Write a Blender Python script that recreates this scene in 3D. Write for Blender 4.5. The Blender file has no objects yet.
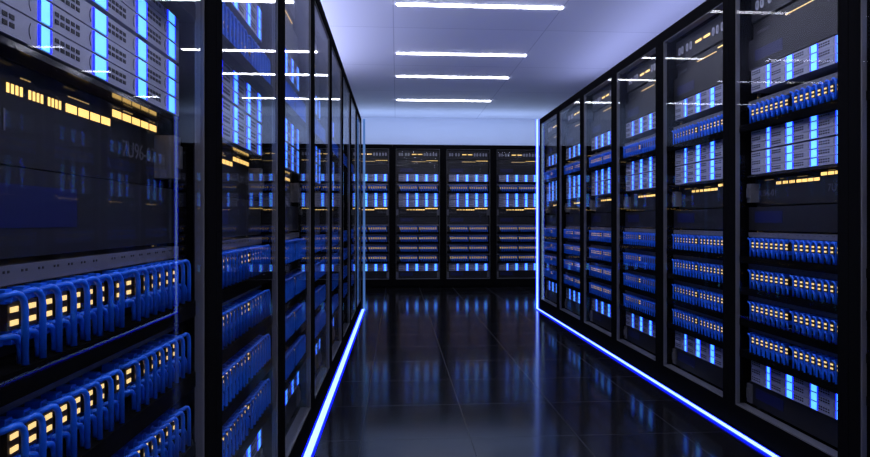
import bpy, math, random
from mathutils import Vector, Matrix
random.seed(7)
R = math.radians
scene = bpy.context.scene
col = scene.collection

# ------------------------------------------------------------------ camera
F = 592.0
EYE = 0.965
cam = bpy.data.cameras.new('camera')
cam.sensor_fit = 'HORIZONTAL'
cam.sensor_width = 36.0
cam.lens = F / 870.0 * 36.0
cam.shift_y = -7.5 / 870.0
cam.clip_start = 0.02
cam_ob = bpy.data.objects.new('camera', cam)
cam_ob.location = (0, 0, EYE)
cam_ob.rotation_euler = (R(90), 0, -math.atan(38.0 / F))
col.objects.link(cam_ob)
scene.camera = cam_ob

# ------------------------------------------------------------------ world / exposure
world = bpy.data.worlds.new('world')
scene.world = world
world.use_nodes = True
world.node_tree.nodes['Background'].inputs[0].default_value = (0.25, 0.28, 0.5, 1)
world.node_tree.nodes['Background'].inputs[1].default_value = 0.3
scene.view_settings.view_transform = 'Standard'
scene.view_settings.look = 'None'
scene.view_settings.gamma = 1.0
scene.view_settings.use_curve_mapping = False
scene.view_settings.exposure = 0.0
scene.cycles.use_denoising = True
scene.cycles.transparent_max_bounces = 24
scene.cycles.max_bounces = 10
scene.cycles.sample_clamp_indirect = 6.0

CEIL = 2.629
H = 2.075
W = 0.738
XR, XL, YB = 1.553, -0.385, 8.60
LAMP_Y = [-1.0, -0.45, 0.02, 0.46, 0.90, 1.35, 1.80, 2.28, 2.95, 3.61, 4.54, 5.87, 6.80, 8.13]  # out-of-view lamps packed in nearer the camera are added to brighten the racks


def uplight(name, loc, sx, sy, power, color, turn=(180, 0, 0)):
    l = bpy.data.lights.new(name, 'AREA')
    l.shape = 'RECTANGLE'
    l.size, l.size_y = sx, sy
    l.energy = power
    l.color = color
    o = bpy.data.objects.new(name, l)
    o.location = loc
    o.rotation_euler = [R(a) for a in turn]
    col.objects.link(o)
    return o


# unseen fill lights added on top of the cabinet rows to brighten the ceiling
uplight('fill_uplight', (XL - 0.72, 3.6, H + 0.09), 0.18, 5.6, 58, (0.62, 0.67, 1.0), (0, 228, 0))
uplight('fill_uplight', (XR + 0.72, 4.0, H + 0.09), 0.18, 5.4, 15, (0.52, 0.58, 1.0), (0, 132, 0))
uplight('fill_uplight', (0.4, YB + 0.50, H + 0.03), 4.6, 0.3, 14, (0.50, 0.68, 1.0))

# ------------------------------------------------------------------ materials
M = {}


def mat(name, color, rough=0.5, metal=0.0, spec=0.5, emit=None, strength=0.0, coat=0.0, noise=0.0, nscale=40, bump=0.0):
    m = bpy.data.materials.new(name)
    m.use_nodes = True
    nt = m.node_tree
    b = nt.nodes['Principled BSDF']
    b.inputs['Base Color'].default_value = (*color, 1)
    b.inputs['Roughness'].default_value = rough
    b.inputs['Metallic'].default_value = metal
    b.inputs['Specular IOR Level'].default_value = spec
    b.inputs['Coat Weight'].default_value = coat
    if emit:
        b.inputs['Emission Color'].default_value = (*emit, 1)
        b.inputs['Emission Strength'].default_value = strength
    if noise or bump:
        tc = nt.nodes.new('ShaderNodeTexCoord')
        n = nt.nodes.new('ShaderNodeTexNoise')
        n.inputs['Scale'].default_value = nscale
        n.inputs['Detail'].default_value = 3
        nt.links.new(tc.outputs['Object'], n.inputs['Vector'])
        if noise:
            mr = nt.nodes.new('ShaderNodeMapRange')
            mr.inputs['To Min'].default_value = max(0.02, rough - noise)
            mr.inputs['To Max'].default_value = rough + noise
            nt.links.new(n.outputs['Fac'], mr.inputs['Value'])
            nt.links.new(mr.outputs['Result'], b.inputs['Roughness'])
        if bump:
            bp = nt.nodes.new('ShaderNodeBump')
            bp.inputs['Strength'].default_value = bump
            bp.inputs['Distance'].default_value = 0.001
            nt.links.new(n.outputs['Fac'], bp.inputs['Height'])
            nt.links.new(bp.outputs['Normal'], b.inputs['Normal'])
    M[name] = m
    return m


mat('black_metal', (0.0045, 0.0045, 0.0055), 0.55, spec=0.0, noise=0.06, bump=0.05)
mat('grey_liner', (0.13, 0.13, 0.15), 0.45, noise=0.05)
mat('dark_plastic', (0.014, 0.014, 0.0175), 0.42, spec=0.35, noise=0.05)
mat('dark_gloss', (0.03, 0.03, 0.035), 0.10)
mat('server_grey', (0.36, 0.37, 0.49), 0.45, noise=0.05)
mat('vent_black', (0.012, 0.012, 0.016), 0.7)
mat('lip_grey', (0.12, 0.12, 0.155), 0.45, noise=0.05)
mat('pill_grey', (0.42, 0.42, 0.48), 0.4)
mat('blue_print', (0.003, 0.006, 0.07), 0.4)
mat('print_grey', (0.11, 0.11, 0.13), 0.5)
mat('cable_blue', (0.010, 0.17, 1.0), 0.42)
mat('plug_blue', (0.008, 0.14, 0.85), 0.45)
mat('port_lit_brown', (0.04, 0.022, 0.012), 0.5)  # brown tint stands for the amber port lights shining on the housing
mat('led_core', (0.3, 0.6, 0.9), 0.4, emit=(0.12, 0.58, 1.0), strength=1.35)
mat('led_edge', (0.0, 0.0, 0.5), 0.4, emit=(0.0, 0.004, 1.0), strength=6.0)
mat('strip_core', (0.6, 0.8, 1.0), 0.4, emit=(0.40, 0.70, 1.0), strength=1.3)
mat('strip_edge', (0.0, 0.01, 0.5), 0.4, emit=(0.0, 0.004, 1.0), strength=3.0)
mat('edge_glow', (0.1, 0.3, 0.6), 0.3, emit=(0.10, 0.22, 0.6), strength=0.35)
mat('amber_bright', (0.9, 0.6, 0.2), 0.4, emit=(1.0, 0.62, 0.17), strength=1.7)
mat('amber_port', (0.9, 0.6, 0.2), 0.4, emit=(1.0, 0.68, 0.25), strength=1.15)
mat('amber_dim', (0.6, 0.45, 0.15), 0.4, emit=(1.0, 0.65, 0.2), strength=0.35)
mat('lamp_white', (0.9, 0.9, 0.95), 0.4, emit=(0.88, 0.89, 1.0), strength=23.0)
mat('lamp_housing', (0.35, 0.36, 0.45), 0.4)
mat('wall_paint', (0.62, 0.67, 0.84), 0.6, bump=0.02, nscale=60)


def glass_mat():
    m = bpy.data.materials.new('door_glass')
    m.use_nodes = True
    nt = m.node_tree
    nt.nodes.clear()
    out = nt.nodes.new('ShaderNodeOutputMaterial')
    mix = nt.nodes.new('ShaderNodeMixShader')
    tr = nt.nodes.new('ShaderNodeBsdfTransparent')
    tr.inputs[0].default_value = (0.95, 0.955, 0.975, 1)
    gl = nt.nodes.new('ShaderNodeBsdfGlossy')
    gl.inputs['Roughness'].default_value = 0.0
    geo = nt.nodes.new('ShaderNodeNewGeometry')
    dot = nt.nodes.new('ShaderNodeVectorMath'); dot.operation = 'DOT_PRODUCT'
    ab = nt.nodes.new('ShaderNodeMath'); ab.operation = 'ABSOLUTE'
    om = nt.nodes.new('ShaderNodeMath'); om.operation = 'SUBTRACT'; om.inputs[0].default_value = 1.0
    pw = nt.nodes.new('ShaderNodeMath'); pw.operation = 'POWER'; pw.inputs[1].default_value = 6.0
    ml = nt.nodes.new('ShaderNodeMath'); ml.operation = 'MULTIPLY_ADD'
    ml.inputs[1].default_value = 0.80; ml.inputs[2].default_value = 0.002
    L = nt.links.new
    L(geo.outputs['Incoming'], dot.inputs[0]); L(geo.outputs['Normal'], dot.inputs[1])
    L(dot.outputs['Value'], ab.inputs[0]); L(ab.outputs[0], om.inputs[1]); L(om.outputs[0], pw.inputs[0])
    L(pw.outputs[0], ml.inputs[0]); L(ml.outputs[0], mix.inputs[0])
    L(tr.outputs[0], mix.inputs[1]); L(gl.outputs[0], mix.inputs[2]); L(mix.outputs[0], out.inputs[0])
    M['door_glass'] = m


glass_mat()


def seam_mat(name, base, seam, px, ox, py, oy, width, rough, spec=0.5, rnoise=0.0, tint=0.0):
    """slabs on a grid: a thin groove between them, slight difference from slab to slab"""
    m = bpy.data.materials.new(name)
    m.use_nodes = True
    nt = m.node_tree
    L = nt.links.new
    b = nt.nodes['Principled BSDF']
    tc = nt.nodes.new('ShaderNodeTexCoord')
    sep = nt.nodes.new('ShaderNodeSeparateXYZ')
    L(tc.outputs['Object'], sep.inputs[0])

    def mth(op, a, bb=None):
        n = nt.nodes.new('ShaderNodeMath'); n.operation = op
        for i, v in enumerate((a, bb)):
            if v is None: continue
            if isinstance(v, (int, float)): n.inputs[i].default_value = v
            else: L(v, n.inputs[i])
        return n.outputs[0]

    masks, cells = [], []
    for axis, p, o in (('X', px, ox), ('Y', py, oy)):
        t = mth('DIVIDE', mth('SUBTRACT', sep.outputs[axis], o), p)
        cells.append(mth('FLOOR', t))
        fr = mth('FRACT', t)
        d = mth('MINIMUM', fr, mth('SUBTRACT', 1.0, fr))
        masks.append(mth('LESS_THAN', mth('MULTIPLY', d, p), width))
    mk = mth('MAXIMUM', masks[0], masks[1])
    cv = nt.nodes.new('ShaderNodeCombineXYZ')
    L(cells[0], cv.inputs[0]); L(cells[1], cv.inputs[1])
    wn = nt.nodes.new('ShaderNodeTexWhiteNoise')
    L(cv.outputs[0], wn.inputs['Vector'])
    fac = mth('ADD', mth('MULTIPLY', wn.outputs['Value'], tint), 1.0 - tint / 2)
    vm = nt.nodes.new('ShaderNodeVectorMath'); vm.operation = 'SCALE'
    vm.inputs[0].default_value = base
    L(fac, vm.inputs['Scale'])
    mx = nt.nodes.new('ShaderNodeMix'); mx.data_type = 'RGBA'
    L(mk, mx.inputs['Factor'])
    L(vm.outputs[0], mx.inputs['A'])
    mx.inputs['B'].default_value = (*seam, 1)
    L(mx.outputs['Result'], b.inputs['Base Color'])
    b.inputs['Roughness'].default_value = rough
    b.inputs['Specular IOR Level'].default_value = spec
    if rnoise:
        n = nt.nodes.new('ShaderNodeTexNoise'); n.inputs['Scale'].default_value = 3.0
        n.inputs['Detail'].default_value = 4
        L(tc.outputs['Object'], n.inputs['Vector'])
        mr = nt.nodes.new('ShaderNodeMapRange')
        mr.inputs['To Min'].default_value = rough - rnoise
        mr.inputs['To Max'].default_value = rough + rnoise
        L(n.outputs['Fac'], mr.inputs['Value'])
        r2 = mth('ADD', mr.outputs['Result'], mth('MULTIPLY', mk, 0.25))
        L(r2, b.inputs['Roughness'])
    M[name] = m


seam_mat('floor_tiles', (0.007, 0.007, 0.0085), (0.013, 0.013, 0.015), 0.4825, -0.157, 0.4825, 2.62, 0.0012, 0.12, spec=0.22, rnoise=0.012, tint=0.2)
seam_mat('ceiling_panels', (0.72, 0.73, 0.90), (0.48, 0.49, 0.66), 1.32, -0.03, 1.235, 5.10, 0.004, 0.6, tint=0.05)


# ------------------------------------------------------------------ mesh helpers
class MB:
    def __init__(s):
        s.v, s.f, s.m, s.mats = [], [], [], []

    def mi(s, name):
        if name not in s.mats: s.mats.append(name)
        return s.mats.index(name)

    def box(s, x0, x1, y0, y1, z0, z1, m):
        i = len(s.v); k = s.mi(m)
        s.v += [(x0, y0, z0), (x1, y0, z0), (x1, y1, z0), (x0, y1, z0), (x0, y0, z1), (x1, y0, z1), (x1, y1, z1), (x0, y1, z1)]
        for q in ((0, 3, 2, 1), (4, 5, 6, 7), (0, 1, 5, 4), (1, 2, 6, 5), (2, 3, 7, 6), (3, 0, 4, 7)):
            s.f.append(tuple(i + a for a in q)); s.m.append(k)

    def poly(s, pts, m):
        i = len(s.v); s.v += pts
        s.f.append(tuple(range(i, i + len(pts)))); s.m.append(s.mi(m))

    def prism_y(s, outline, y0, y1, m):
        """outline in x-z (counter-clockwise seen from -y), extruded along y"""
        n = len(outline); i = len(s.v); k = s.mi(m)
        s.v += [(x, y0, z) for x, z in outline] + [(x, y1, z) for x, z in outline]
        s.f.append(tuple(range(i, i + n))); s.m.append(k)
        s.f.append(tuple(range(i + 2 * n - 1, i + n - 1, -1))); s.m.append(k)
        for a in range(n):
            b = (a + 1) % n
            s.f.append((i + b, i + a, i + n + a, i + n + b)); s.m.append(k)

    def tube(s, pts, r, m, n=8):
        P = [Vector(p) for p in pts]; k = s.mi(m)
        up = Vector((0, 0, 1))
        t0 = (P[1] - P[0]).normalized()
        a = t0.cross(up)
        if a.length < 0.1: a = t0.cross(Vector((1, 0, 0)))
        a.normalize()
        base = len(s.v)
        for j, p in enumerate(P):
            t = (P[min(j + 1, len(P) - 1)] - P[max(j - 1, 0)]).normalized()
            a = (a - t * a.dot(t)).normalized()
            b = t.cross(a)
            for q in range(n):
                c = 2 * math.pi * q / n
                s.v.append(tuple(p + (a * math.cos(c) + b * math.sin(c)) * r))
        for j in range(len(P) - 1):
            for q in range(n):
                w = (q + 1) % n
                s.f.append((base + j * n + q, base + j * n + w, base + (j + 1) * n + w, base + (j + 1) * n + q)); s.m.append(k)
        s.f.append(tuple(base + q for q in range(n - 1, -1, -1))); s.m.append(k)
        e = base + (len(P) - 1) * n
        s.f.append(tuple(e + q for q in range(n))); s.m.append(k)

    def mesh(s, name, smooth=False):
        me = bpy.data.meshes.new(name)
        me.from_pydata(s.v, [], s.f)
        for n in s.mats: me.materials.append(M[n])
        me.polygons.foreach_set('material_index', s.m)
        if smooth: me.polygons.foreach_set('use_smooth', [True] * len(s.f))
        me.update()
        return me

    def build(s, name, parent=None, smooth=False):
        return link(name, s.mesh(name, smooth), parent)


def link(name, data, parent=None, loc=None):
    o = bpy.data.objects.new(name, data)
    col.objects.link(o)
    if parent: o.parent = parent
    if loc: o.location = loc
    return o


def tag(o, label=None, cat=None, group=None, kind=None):
    if label: o['label'] = label
    if cat: o['category'] = cat
    if group: o['group'] = group
    if kind: o['kind'] = kind
    return o


def text_mesh(s, size, m, depth=0.0004):
    cu = bpy.data.curves.new('lettering', 'FONT')
    cu.body = s; cu.size = size; cu.extrude = depth
    o = bpy.data.objects.new('lettering', cu)
    col.objects.link(o)
    bpy.context.view_layer.update()
    dg = bpy.context.evaluated_depsgraph_get()
    me = bpy.data.meshes.new_from_object(o.evaluated_get(dg))
    bpy.data.objects.remove(o)
    me.materials.clear()
    me.materials.append(M[m])
    me.transform(Matrix.Rotation(R(90), 4, 'X'))
    return me


# ------------------------------------------------------------------ the room
def slab(name, x0, x1, y0, y1, z0, z1, m):
    b = MB(); b.box(x0, x1, y0, y1, z0, z1, m)
    return tag(b.build(name), kind='structure')


RX0, RX1, RY0, RY1 = -3.9, 5.1, -1.6, 9.55
slab('floor', RX0, RX1, RY0, RY1, -0.06, 0.0, 'floor_tiles')
slab('ceiling', RX0, RX1, RY0, RY1, CEIL, CEIL + 0.06, 'ceiling_panels')
slab('wall_back', RX0, RX1, RY1, RY1 + 0.1, -0.06, CEIL + 0.06, 'wall_paint')
slab('wall_left', RX0 - 0.1, RX0, RY0, RY1, -0.06, CEIL + 0.06, 'wall_paint')
slab('wall_right', RX1, RX1 + 0.1, RY0, RY1, -0.06, CEIL + 0.06, 'wall_paint')
slab('wall_front', RX0, RX1, RY0 - 0.1, RY0, -0.06, CEIL + 0.06, 'wall_paint')

# ------------------------------------------------------------------ ceiling lamps
hb = MB()
hb.box(-0.004, 1.292, -0.032, 0.032, -0.003, 0, 'lamp_housing')
housing_me = hb.mesh('housing')
db = MB()
n = 8
o_ = [(-0.026, -0.003), (-0.026, -0.006), (-0.020, -0.009), (0.020, -0.009), (0.026, -0.006), (0.026, -0.003)]
i0 = len(db.v)
db.v += [(0.0, y, z) for y, z in o_] + [(1.288, y, z) for y, z in o_]
kk = db.mi('lamp_white')
for a in range(6):
    b2 = (a + 1) % 6
    db.f.append((a, b2, 6 + b2, 6 + a)); db.m.append(kk)
db.f.append((5, 4, 3, 2, 1, 0)); db.m.append(kk)
db.f.append((6, 7, 8, 9, 10, 11)); db.m.append(kk)
diff_me = db.mesh('diffuser')
ORD = ['first', 'second', 'third', 'fourth', 'fifth', 'sixth', 'seventh', 'eighth', 'ninth', 'tenth',
       'eleventh', 'twelfth', 'thirteenth', 'fourteenth', 'fifteenth', 'sixteenth']
for x0, place, ys in ((0.0, 'over the aisle', LAMP_Y), (-0.683 - 1.288, 'over the left rack row', LAMP_Y[7:]),
                      (2.40, 'beyond the right rack row', LAMP_Y[7:])):
    for i, y in enumerate(reversed(ys)):
        e = link('ceiling_light', None, None, (x0, y, CEIL))
        tag(e, 'slim white linear ceiling light %s, %s from the back wall' % (place, ORD[i]), 'ceiling light', 'linear ceiling lights')
        link('housing', housing_me, e)
        link('diffuser', diff_me, e)

# ------------------------------------------------------------------ rack meshes (local: x to the viewer's right, y into the rack)
def front(POST, PL):
    b = MB()
    b.box(0.001, PL, 0.0, 0.020, 0.02, H, 'black_metal')
    b.box(W - POST, W - 0.001, 0.0, 0.020, 0.02, H, 'black_metal')
    b.box(0.001, 0.040, 0.020, 0.045, 0.02, H, 'black_metal')
    b.box(W - 0.040, W - 0.001, 0.020, 0.045, 0.02, H, 'black_metal')
    b.box(PL, W - POST, 0.0, 0.045, H - 0.062, H, 'black_metal')
    b.box(PL, W - POST, 0.0, 0.045, 0.02, 0.120, 'black_metal')
    f = b.mesh('front_frame')
    b = MB()   # lighter inner lip round the opening
    b.box(PL, PL + 0.004, 0.004, 0.022, 0.120, H - 0.062, 'grey_liner')
    b.box(W - POST - 0.004, W - POST, 0.004, 0.022, 0.120, H - 0.062, 'grey_liner')
    b.box(PL, W - POST, 0.004, 0.048, 0.120, 0.126, 'grey_liner')
    b.box(PL, W - POST, 0.004, 0.048, H - 0.066, H - 0.062, 'grey_liner')
    l = b.mesh('inner_frame')
    b = MB()
    b.box(PL + 0.0045, W - POST - 0.0045, 0.006, 0.010, 0.1265, H - 0.0665, 'door_glass')
    return f, l, b.mesh('glass_pane')


fronts = {'L': front(0.065, 0.044), 'R': front(0.050, 0.050), 'B': front(0.050, 0.050)}
b = MB()
b.box(0.001, 0.012, 0.045, 0.88, 0.02, H - 0.012, 'black_metal')
side_me = b.mesh('side_panel')
b = MB(); b.box(0.001, W - 0.001, 0.045, 0.88, H - 0.012, H, 'black_metal')
for i in range(9):
    b.box(0.12 + i * 0.055, 0.15 + i * 0.055, 0.5, 0.72, H, H + 0.003, 'vent_black')
top_me = b.mesh('top_panel')
b = MB(); b.box(0.012, W - 0.012, 0.865, 0.88, 0.02, H - 0.012, 'black_metal'); rear_me = b.mesh('rear_panel')
b = MB(); b.box(0.004, W - 0.004, 0.045, 0.86, 0.0, 0.06, 'black_metal')
b.box(0.02, W - 0.02, 0.02, 0.045, 0.0, 0.02, 'black_metal')
base_me = b.mesh('base')
b = MB()
b.box(0.060, 0.088, 0.100, 0.135, 0.06, H - 0.07, 'dark_plastic')
zz = 0.20
while zz < H - 0.12:
    b.box(0.066, 0.069, 0.0985, 0.100, zz, zz + 0.004, 'amber_dim')
    b.box(0.076, 0.079, 0.0985, 0.100, zz, zz + 0.004, 'vent_black')
    zz += 0.0475
rail_me = b.mesh('mounting_rail')
b = MB()
b.box(0.055, 0.086, 0.055, 0.098, 0, 0.085, 'grey_liner')
b.box(0.062, 0.078, 0.048, 0.055, 0.02, 0.065, 'grey_liner')
bracket_me = b.mesh('bracket')

# server unit
UH = 0.0318
b = MB()
b.box(0.092, 0.672, 0.054, 0.42, 0.0, UH, 'server_grey')
for sx in (0.098, 0.238, 0.378, 0.520):
    for i in range(5):
        for j in range(2):
            x = sx + i * 0.0125; z = 0.0095 + j * 0.0095
            b.box(x, x + 0.0085, 0.0532, 0.0545, z, z + 0.0055, 'vent_black')
    x = sx + 0.086
    if sx > 0.5: x = sx + 0.078
    b.tube([(x + 0.003, 0.0537, 0.026), (x, 0.0537, 0.0195), (x, 0.0537, 0.0135), (x + 0.003, 0.0537, 0.007)], 0.0006, 'vent_black', 4)
chassis_me = b.mesh('chassis')
bar_mes = []
for cx, w in ((0.216, 0.018), (0.354, 0.033), (0.497, 0.031), (0.631, 0.030)):
    b = MB()
    b.box(cx - w / 2, cx + w / 2, 0.0528, 0.0542, 0.0015, UH - 0.0015, 'led_core')
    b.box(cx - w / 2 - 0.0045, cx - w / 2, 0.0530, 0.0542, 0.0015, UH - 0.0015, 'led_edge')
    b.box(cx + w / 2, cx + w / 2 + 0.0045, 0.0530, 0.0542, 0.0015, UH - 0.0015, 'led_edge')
    bar_mes.append(b.mesh('light_bar'))

# patch panel
PORTS = [0.113 + i * 0.033 for i in range(8)] + [0.400 + i * 0.033 for i in range(8)]
SHELF = -0.087


def panel_body(b):
    b.box(0.066, 0.676, 0.056, 0.076, 0.0, 0.022, 'lip_grey')
    for i in range(16):
        x = PORTS[i]
        for j in range(2):
            b.box(x - 0.006 + j * 0.008, x - 0.003 + j * 0.008, 0.0553, 0.0565, 0.0135, 0.0165, 'vent_black')
    b.box(0.066, 0.676, 0.076, 0.16, -0.086, 0.022, 'dark_plastic')


def panel_shelf(b):
    b.box(0.052, 0.686, 0.020, 0.16, SHELF - 0.031, SHELF, 'black_metal')


def port(b, x):
    b.box(x - 0.0105, x + 0.0105, 0.048, 0.0765, -0.0500, -0.0195, 'port_lit_brown')
    for z in (-0.027, -0.042):
        b.box(x - 0.0065, x + 0.0065, 0.0465, 0.0485, z - 0.003, z + 0.003, 'amber_port')


b = MB(); panel_body(b); pbody_me = b.mesh('switch_body')
b = MB(); panel_shelf(b); pshelf_me = b.mesh('cable_shelf')
b = MB(); port(b, 0.0); port_me = b.mesh('port')
b = MB()
for x in PORTS: port(b, x)
ports_me = b.mesh('port_row')


def upper_path(dx=0.0):
    return [(-0.012, 0.050, -0.012), (-0.011, 0.038, -0.009), (-0.006, 0.029, -0.006), (0.001, 0.0265, -0.005), (0.009, 0.026, -0.008),
            (0.0145, 0.0258, -0.014), (0.0165 + dx, 0.0257, -0.023), (0.017 + dx, 0.0257, SHELF + 0.001)]


def lower_path(dx=0.0):
    return [(0.004, 0.052, -0.057), (0.006, 0.042, -0.054), (0.012, 0.037, -0.0535), (0.0185, 0.036, -0.056), (0.0230, 0.0357, -0.062),
            (0.0250 + dx, 0.0356, -0.070), (0.0255 + dx, 0.0356, SHELF + 0.001)]


def upper_plug(b, n=8):
    b.prism_y([(-0.018, -0.019), (-0.006, -0.019), (-0.0045, -0.012), (-0.006, -0.003), (-0.018, -0.003), (-0.0195, -0.012)][::1], 0.046, 0.0645, 'plug_blue')
    b.prism_y([(-0.0165, -0.0165), (-0.0075, -0.0165), (-0.0075, -0.0055), (-0.0165, -0.0055)], 0.040, 0.046, 'plug_blue')


def lower_plug(b, n=8):
    b.prism_y([(-0.002, -0.067), (0.010, -0.067), (0.0115, -0.058), (0.010, -0.051), (-0.002, -0.051), (-0.0035, -0.058)], 0.049, 0.0645, 'plug_blue')
    b.prism_y([(-0.0005, -0.0635), (0.0085, -0.0635), (0.0085, -0.0535), (-0.0005, -0.0535)], 0.044, 0.049, 'plug_blue')


CR = 0.0037
cord_me, plug_me = {}, {}
for kind, pf, pl in (('upper', upper_path, upper_plug), ('lower', lower_path, lower_plug)):
    b = MB(); b.tube(pf(), CR, 'cable_blue', 10); cord_me[kind] = b.mesh('cord', True)
    b = MB(); pl(b); plug_me[kind] = b.mesh('plug')

# the dark panels
def pill(b, cx, cz, w, h, y0, y1, m):
    r = w / 2
    pts = []
    for k in range(7): a = math.pi * k / 6; pts.append((cx + r * math.cos(a), cz + h / 2 - r + r * math.sin(a)))
    for k in range(7): a = math.pi + math.pi * k / 6; pts.append((cx + r * math.cos(a), cz - h / 2 + r + r * math.sin(a)))
    b.prism_y(pts, y0, y1, m)


PNL = {}
# status panel at the top
b = MB(); b.box(0.058, 0.680, 0.075, 0.16, 1.875, 2.005, 'dark_plastic'); PNL['status'] = [('faceplate', b.mesh('faceplate'))]
for x in (0.105, 0.140, 0.195, 0.235, 0.470, 0.510, 0.555, 0.600, 0.640):
    b = MB(); pill(b, x, 1.940, 0.024, 0.045, 0.072, 0.076, 'pill_grey')
    b.box(x - 0.003, x + 0.003, 0.0713, 0.0722, 1.930, 1.950, 'print_grey')
    PNL['status'].append(('button', b.mesh('button')))
for x0, x1 in ((0.285, 0.350), (0.372, 0.437)):
    b = MB()
    for k in range(5):
        w = (x1 - x0) / 5
        b.box(x0 + k * w, x0 + k * w + w * 0.86, 0.0742, 0.0752, 1.935, 1.947, 'amber_bright')
    PNL['status'].append(('amber_light', b.mesh('amber_light')))
# indicator panel
b = MB(); b.box(0.058, 0.680, 0.085, 0.16, 1.792, 1.868, 'dark_plastic'); PNL['indicator'] = [('faceplate', b.mesh('faceplate'))]
b = MB()
for k in range(9): b.box(0.285 + k * 0.0222, 0.285 + k * 0.0222 + 0.018, 0.083, 0.085, 1.8340, 1.8375, 'amber_port')
PNL['indicator'].append(('indicator_light', b.mesh('indicator_light')))
b = MB()
for k in range(6): b.box(0.495 + k * 0.029, 0.495 + k * 0.029 + 0.024, 0.083, 0.085, 1.848, 1.853, 'amber_bright')
PNL['indicator'].append(('indicator_light', b.mesh('indicator_light')))
me = text_mesh('SERVER-01', 0.020, 'print_grey'); me.transform(Matrix.Translation((0.085, 0.0846, 1.815))); PNL['indicator'].append(('lettering', me))
me = text_mesh('7U96-07', 0.034, 'print_grey'); me.transform(Matrix.Translation((0.525, 0.0846, 1.802))); PNL['indicator'].append(('lettering', me))


def blank(z0, z1, rz0, rz1, yf):
    b = MB(); b.box(0.062, 0.676, yf, 0.16, z0, z1, 'dark_plastic')
    r = [('faceplate', b.mesh('faceplate'))]
    b = MB(); b.box(0.110, 0.300, yf - 0.0012, yf + 0.001, rz0, rz1, 'blue_print'); r.append(('blue_plate', b.mesh('blue_plate')))
    return r


PNL['blank_top'] = blank(1.655, 1.788, 1.685, 1.735, 0.060)
PNL['blank_mid'] = blank(0.922, 1.028, 0.957, 1.008, 0.060)
PNL['blank_low'] = blank(0.130, 0.232, 0.165, 0.212, 0.064)
# amber panel
b = MB(); b.box(0.058, 0.680, 0.095, 0.16, 1.035, 1.164, 'dark_plastic'); PNL['amber'] = [('faceplate', b.mesh('faceplate'))]
b = MB(); b.box(0.058, 0.680, 0.056, 0.16, 1.1645, 1.1725, 'dark_gloss'); PNL['amber'].append(('hood', b.mesh('hood')))
segs = []
for g in ((0.208, 0.240), (0.252, 0.284), (0.295, 0.327)):
    b = MB()
    for k in range(4): b.box(g[0] + k * 0.0088, g[0] + k * 0.0088 + 0.0050, 0.0944, 0.0952, 1.124, 1.136, 'amber_bright')
    PNL['amber'].append(('amber_light', b.mesh('amber_light')))
for k in range(4):
    x = 0.339 + k * 0.0345
    b = MB(); b.box(x, x + 0.029, 0.0944, 0.0952, 1.124, 1.136, 'amber_bright'); PNL['amber'].append(('amber_light', b.mesh('amber_light')))
for k in range(5):
    x = 0.480 + k * 0.0375
    b = MB(); b.box(x, x + 0.032, 0.0944, 0.0952, 1.142, 1.154, 'amber_bright'); PNL['amber'].append(('amber_light', b.mesh('amber_light')))
for x0, n_ in ((0.13, 8), (0.235, 3), (0.345, 8), (0.52, 5)):
    b = MB()
    for k in range(n_): b.box(x0 + k * 0.0075, x0 + k * 0.0075 + 0.005, 0.0938, 0.095, 1.1465 + (0.0115 if x0 > 0.5 else 0), 1.1480 + (0.0115 if x0 > 0.5 else 0), 'amber_dim')
    PNL['amber'].append(('indicator_light', b.mesh('indicator_light')))
me = text_mesh('7U96-01', 0.040, 'print_grey'); me.transform(Matrix.Translation((0.072, 0.0946, 1.076))); PNL['amber'].append(('lettering', me))
me = text_mesh('7U96-07', 0.040, 'print_grey'); me.transform(Matrix.Translation((0.515, 0.0946, 1.080))); PNL['amber'].append(('lettering', me))

PNL_INFO = [('status', 'status_panel', 'black panel with oval buttons and amber lights', 'top status panels of the racks'),
            ('indicator', 'indicator_panel', 'dark panel with thin dashed amber line', 'dashed amber line panels of the racks'),
            ('blank_top', 'cover_panel', 'upper blank dark panel with blue rectangle', 'blank panels of the racks'),
            ('amber', 'lamp_panel', 'dark panel with bright amber bar lights', 'amber bar light panels of the racks'),
            ('blank_mid', 'cover_panel', 'middle blank dark panel with blue rectangle', 'blank panels of the racks'),
            ('blank_low', 'cover_panel', 'lowest blank dark panel with blue rectangle', 'blank panels of the racks')]
PANEL_Z = [1.488, 0.892, 0.749, 0.606, 0.463]
STACKS = [('upper', 1.546, 3), ('middle', 1.176, 6), ('bottom', 0.238, 3)]
THREE = ['lowest', 'middle', 'topmost']
SIX = ['lowest', 'fifth', 'fourth', 'third', 'second', 'topmost']
PNAME = ['topmost', 'second', 'third', 'fourth', 'lowest']

rest = MB()          # every far cable, nobody could count them
RK = []


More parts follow.
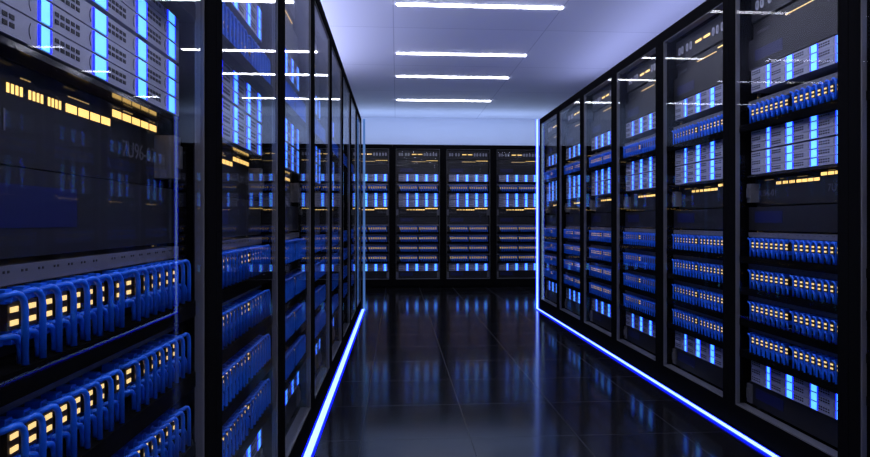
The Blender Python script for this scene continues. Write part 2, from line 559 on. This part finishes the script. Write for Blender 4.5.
def rack(loc, rz, where, near, row):
    frame_me, lip_me, glass_me = fronts[row]
    Mx = Matrix.Translation(loc) @ Matrix.Rotation(rz, 4, 'Z')

    def thing(name, label, cat, group, z=0.0):
        e = bpy.data.objects.new(name, None)
        col.objects.link(e)
        e.location = Mx @ Vector((0, 0, z)); e.rotation_euler = (0, 0, rz)
        e.empty_display_size = 0.1
        tag(e, label, cat, group)
        return e

    r = thing('server_rack', 'tall black server rack with glass door, %s' % where, 'server rack', 'glass door server racks')
    link('front_frame', frame_me, r); link('inner_frame', lip_me, r)
    g = link('glass_pane', glass_me, r)
    link('side_panel', side_me, r); link('side_panel', side_me, r, (W - 0.013, 0, 0))
    link('top_panel', top_me, r); link('rear_panel', rear_me, r); link('base', base_me, r)
    link('mounting_rail', rail_me, r); link('mounting_rail', rail_me, r, (W - 0.148, 0, 0))
    for x in (0, W - 0.141):
        link('bracket', bracket_me, r, (x, 0, 1.05)); link('bracket', bracket_me, r, (x, 0, 0.135))
    for key, name, lab, grp in PNL_INFO:
        p = thing(name, '%s, %s' % (lab, where), 'panel', grp)
        for pn, pm in PNL[key]: link(pn, pm, p)
    for st, z0, n in STACKS:
        for i in range(n):
            z = z0 + i * 0.034 + (0.005 if n == 6 and i >= 3 else 0)
            pos = (SIX if n == 6 else THREE)[i]
            s = thing('rack_server', 'grey server with blue light bars, %s of %s stack, %s' % (pos, st, where), 'server',
                      'servers with blue light bars', z)
            link('chassis', chassis_me, s)
            for bm_ in bar_mes: link('light_bar', bm_, s)
    for i, z in enumerate(PANEL_Z):
        p = thing('network_switch', 'network switch with amber port lights, %s of five, %s' % (PNAME[i], where), 'network switch',
                  'network switches of the racks', z)
        link('switch_body', pbody_me, p); link('cable_shelf', pshelf_me, p)
        if near:
            for x in PORTS: link('port', port_me, p, (x, 0, 0))
        else:
            link('port_row', ports_me, p)
    RK.append((Mx, rz, where, thing))
    return len(RK) - 1


NUM = ['nearest', 'second', 'third', 'fourth', 'fifth', 'sixth', 'seventh', 'eighth']
ids = {}
for k in range(8):
    w = ('nearest rack of left row' if k == 0 else '%s rack of left row' % NUM[k])
    ids['L', k] = rack((XL, 0.553 + k * W, 0), R(90), w, k < 3, 'L')
for k in range(7):
    w = '%s rack of right row' % NUM[k]
    ids['R', k] = rack((XR, 1.206 + (k + 1) * W + 0.002, 0), R(-90), w, k < 5, 'R')
for k in range(7):
    w = ('leftmost rack at back' if k == 0 else '%s rack from left at back' % NUM[k])
    ids['B', k] = rack((-0.0655 + (k - 3) * W, YB, 0), 0.0, w, False, 'B')

# cables: the 300 that show largest are things, the rest one tangle
single = [('L', 0, 1, 'u'), ('L', 0, 2, 'u'), ('L', 0, 3, 'u'), ('L', 1, 1, 'u'), ('L', 1, 2, 'u'),
          ('R', 1, 0, 'u'), ('R', 1, 1, 'u'), ('R', 1, 2, 'u'), ('R', 1, 3, 'u')]
single = {(a, b_, c) for a, b_, c, _ in single}
extra = {('R', 1, 4)}
count = 0
for (row, k), idx in ids.items():
    Mx, rz, where, thing = RK[idx]
    for pi, pz in enumerate(PANEL_Z):
        one = (row, k, pi) in single
        half = (row, k, pi) in extra
        for kind, pf, pl in (('upper', upper_path, upper_plug), ('lower', lower_path, lower_plug)):
            for ci, x in enumerate(PORTS):
                if one or (half and count < 300 and kind == 'lower' and ci >= 4):
                    count += 1
                    e = thing('patch_cable', 'blue cable in %s port %s from left, %s switch, %s' % (
                        kind, ORD[ci], PNAME[pi], where), 'cable', 'blue patch cables', pz)
                    e.location = Mx @ Vector((x, 0, pz))
                    link('cord', cord_me[kind], e); link('plug', plug_me[kind], e)
                else:
                    t = MB()
                    far = row == 'B' or k > 4
                    t.tube(pf(random.uniform(-0.0012, 0.0012)), CR, 'cable_blue', 4 if far else 6)
                    pl(t)
                    T = Mx @ Matrix.Translation((x, 0, pz))
                    base = len(rest.v)
                    rest.v += [tuple(T @ Vector(v)) for v in t.v]
                    rest.f += [tuple(base + q for q in f) for f in t.f]
                    km = [rest.mi(nm) for nm in t.mats]
                    rest.m += [km[q] for q in t.m]
o = rest.build('patch_cables', smooth=False)
tag(o, 'many short blue patch cables looping down from the ports of all farther patch panels', 'cables', kind='stuff')
print('single cables', count)

# ------------------------------------------------------------------ light strips along the foot and up the end of each row
def strip(name, x0, x1, y0, y1, ztop, edge_m, side, label, bright=True):
    e = link(name, None, None, ((x0 + x1) / 2, y1, 0))
    tag(e, label, 'light strip')
    cx = (x0 + x1) / 2
    w = (x1 - x0) / 2
    b = MB()
    b.box(-w, w, y0 - y1, 0, 0.001, 0.009, 'strip_core'); b.build('floor_strip', e)
    b = MB()
    b.box(-w - 0.009, -w, y0 - y1, 0, 0.0005, 0.007, 'strip_edge')
    b.box(w, w + 0.009, y0 - y1, 0, 0.0005, 0.007, 'strip_edge'); b.build('strip_housing', e)
    b = MB()
    if bright:
        b.box(-0.014, 0.006, 0.0, 0.012, 0.001, ztop, 'strip_core')
        b.box(-0.018, -0.014, 0.0, 0.012, 0.001, ztop, 'strip_edge')
        b.box(0.006, 0.015, 0.0, 0.012, 0.001, ztop, 'strip_edge')
    else:
        b.box(-0.004, 0.020, 0.0, 0.012, 0.001, ztop, 'edge_glow')
    b.build('upright_strip', e)
    return e


yR = 1.208 + 7 * W
yL = 0.553 + 8 * W
strip('light_strip', XR - 0.030, XR - 0.008, 0.9, yR + 0.01, H, None, 1,
      'glowing white-blue light strip along the foot of right rack row and up its far corner')
strip('light_strip', XL + 0.006, XL + 0.034, 0.3, yL + 0.01, H, None, -1,
      'glowing white-blue light strip along the foot of left rack row and up its far corner', False)
